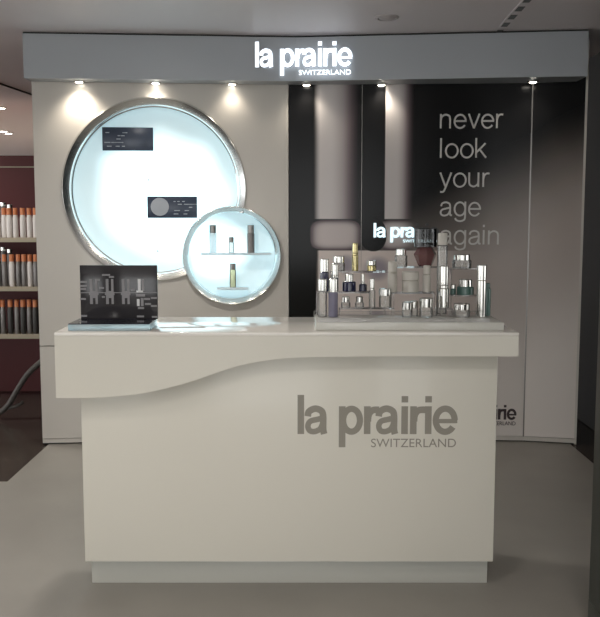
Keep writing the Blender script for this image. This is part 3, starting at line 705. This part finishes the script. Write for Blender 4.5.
# ------------------------------------------------------------------ shop behind on the left
YS = 7.0
sh = thing('shelf_unit', 'wooden shelf unit against the dark red wall at left', 'shelf', (-2.6, YS, 0))
xr = at(44, 300, YS).x
zsh = [at(20, v, YS - 0.15).z for v in (238, 287, 334.5)]
for z in zsh:
    s_ = link('shelf_board', box(-4.0, xr, YS - 0.15, YS + 0.2, z - 0.03, z, 0.002), M['shelf'], Matrix(), sh)
    link('price_rail', box(-4.0, xr, YS - 0.160, YS - 0.150, z - 0.032, z + 0.004), M['shelf'], Matrix(), s_)
link('upright', box(xr + 0.0005, xr + 0.025, YS - 0.15, YS + 0.2, 0, zsh[0] + 0.02), M['shelfside'], Matrix(), sh)
link('upright', box(-4.025, -4.0005, YS - 0.15, YS + 0.2, 0, zsh[0] + 0.02), M['shelfside'], Matrix(), sh)
link('back_board', box(-4.0, xr, YS + 0.2, YS + 0.215, 0, zsh[0]), M['red'], Matrix(), sh)
rows = ((0, [-9, -3, 3.6, 8.8, 15, 22.4, 28.9, 35.2], 208, 215, ['pack'], 'top'), (1, [-8, -2, 4, 11.5, 18, 23.8, 29.5, 35.5], 254.5, 261.5, ['pack', 'packgrey', 'packgrey'], 'middle'), (2, [-8, -2, 2.5, 10, 16.5, 22.8, 29, 35], 299.5, 307, ['packgrey', 'packdark', 'packgrey', 'packdark'], 'bottom'))
ordn = ['first', 'second', 'third', 'fourth', 'fifth', 'sixth', 'seventh', 'eighth']
bproto = {}
for ri, us, vt, vc, ms, nm in rows:
    for k, u in enumerate(us):
        Y = YS - 0.10; z = zsh[ri]; p = at(u, vt, Y); wpx = 2.9 if k % 2 else 2.6
        r = wpx / FPX * Y
        col_ = ms[k % len(ms)]
        lab = {'pack': 'pale', 'packgrey': 'grey', 'packdark': 'charcoal'}[col_] + ' orange-capped bottle, %s from the right on the %s shelf' % (ordn[len(us) - 1 - k], nm)
        container('shampoo_bottle', lab, 'bottle', p.x, Y, z + 0.0004, r, p.z - z, p.z - at(u, vc, Y).z, M[col_], M['orange'], 'taper', 0.84, group='orange-capped bottles on the shelf unit')
    for k, u in enumerate((3.0, 9.5)):
        if ri == 2: continue
        Y = YS + 0.06; p = at(u, (203.5, 248)[ri] - 1 + k * 2, Y)
        container('shampoo_bottle', 'silver-topped bottle standing behind the orange caps of the %s shelf, %s' % (nm, ('left', 'right')[k]), 'bottle', p.x, Y, zsh[ri] + 0.0004, 0.022, p.z - zsh[ri], 0.03, M['packgrey'], M['silver'], 'taper', 1.0, group='silver-topped bottles on the shelf unit')
# curved metal stool, its seat hidden behind the display wall
YT = 6.2
stl = thing('stool', 'stool with curved grey metal legs on the dark floor at left', 'stool', (-1.45, YT, 0))
lg = spline([at(-14, 421, YT - 0.02), at(0, 417, YT), at(9, 409, YT), at(18, 394, YT), at(28, 379, YT), at(42, 366, YT), at(60, 352, YT)], 8)
zmin = min(p.z for p in lg); lg = [p + Vector((0, 0, 0.021 - zmin if zmin < 0.021 else 0)) for p in lg]
link('leg', tube(lg, 0.02), M['legmetal'], Matrix(), stl)
top = lg[-1]
link('foot_pad', tube([at(9, 411, YT) + Vector((0, 0, 0.02)), at(16, 409, YT) + Vector((0, 0, 0.02)), at(23, 405, YT) + Vector((0, 0, 0.02))], 0.012), M['legmetal'], Matrix(), stl)
lg2 = spline([at(58, 400, YT + 0.25), at(60, 392, YT + 0.22), at(62, 374, YT + 0.16), top + Vector((0.02, 0.05, 0))], 8)
zmin = min(p.z for p in lg2); lg2 = [p + Vector((0, 0, (0.016 - zmin) * max(0, 1 - i / 16))) for i, p in enumerate(lg2)]
link('leg', tube(lg2, 0.018), M['legmetal'], Matrix(), stl)
link('leg', tube(spline([top + Vector((0.08, 0.03, 0)), top + Vector((0.3, 0.1, -0.15)), Vector((top.x + 0.42, YT + 0.15, 0.016))], 8), 0.015), M['legmetal'], Matrix(), stl)
link('seat', lathe([(0, 0), (0.15, 0), (0.17, 0.02), (0.17, 0.05), (0.14, 0.07), (0, 0.075)], 32), M['black'], T((top.x + 0.05, top.y + 0.05, top.z - 0.005)), stl)

# ------------------------------------------------------------------ dark pillar at the right edge
q = at(594, 440, 3.0)
pl = thing('pillar', 'dark charcoal square pillar at the right edge', 'pillar', (q.x + 0.2, 2.8, 0))
link('shaft', box(q.x, q.x + 0.4, 2.6, 3.0, 0.09, CEIL - 0.002, 0.004), M['pillar'], Matrix(), pl)
link('plinth', box(q.x, q.x + 0.41, 2.59, 3.00, 0, 0.0895, 0.002), M['pillar'], Matrix(), pl)
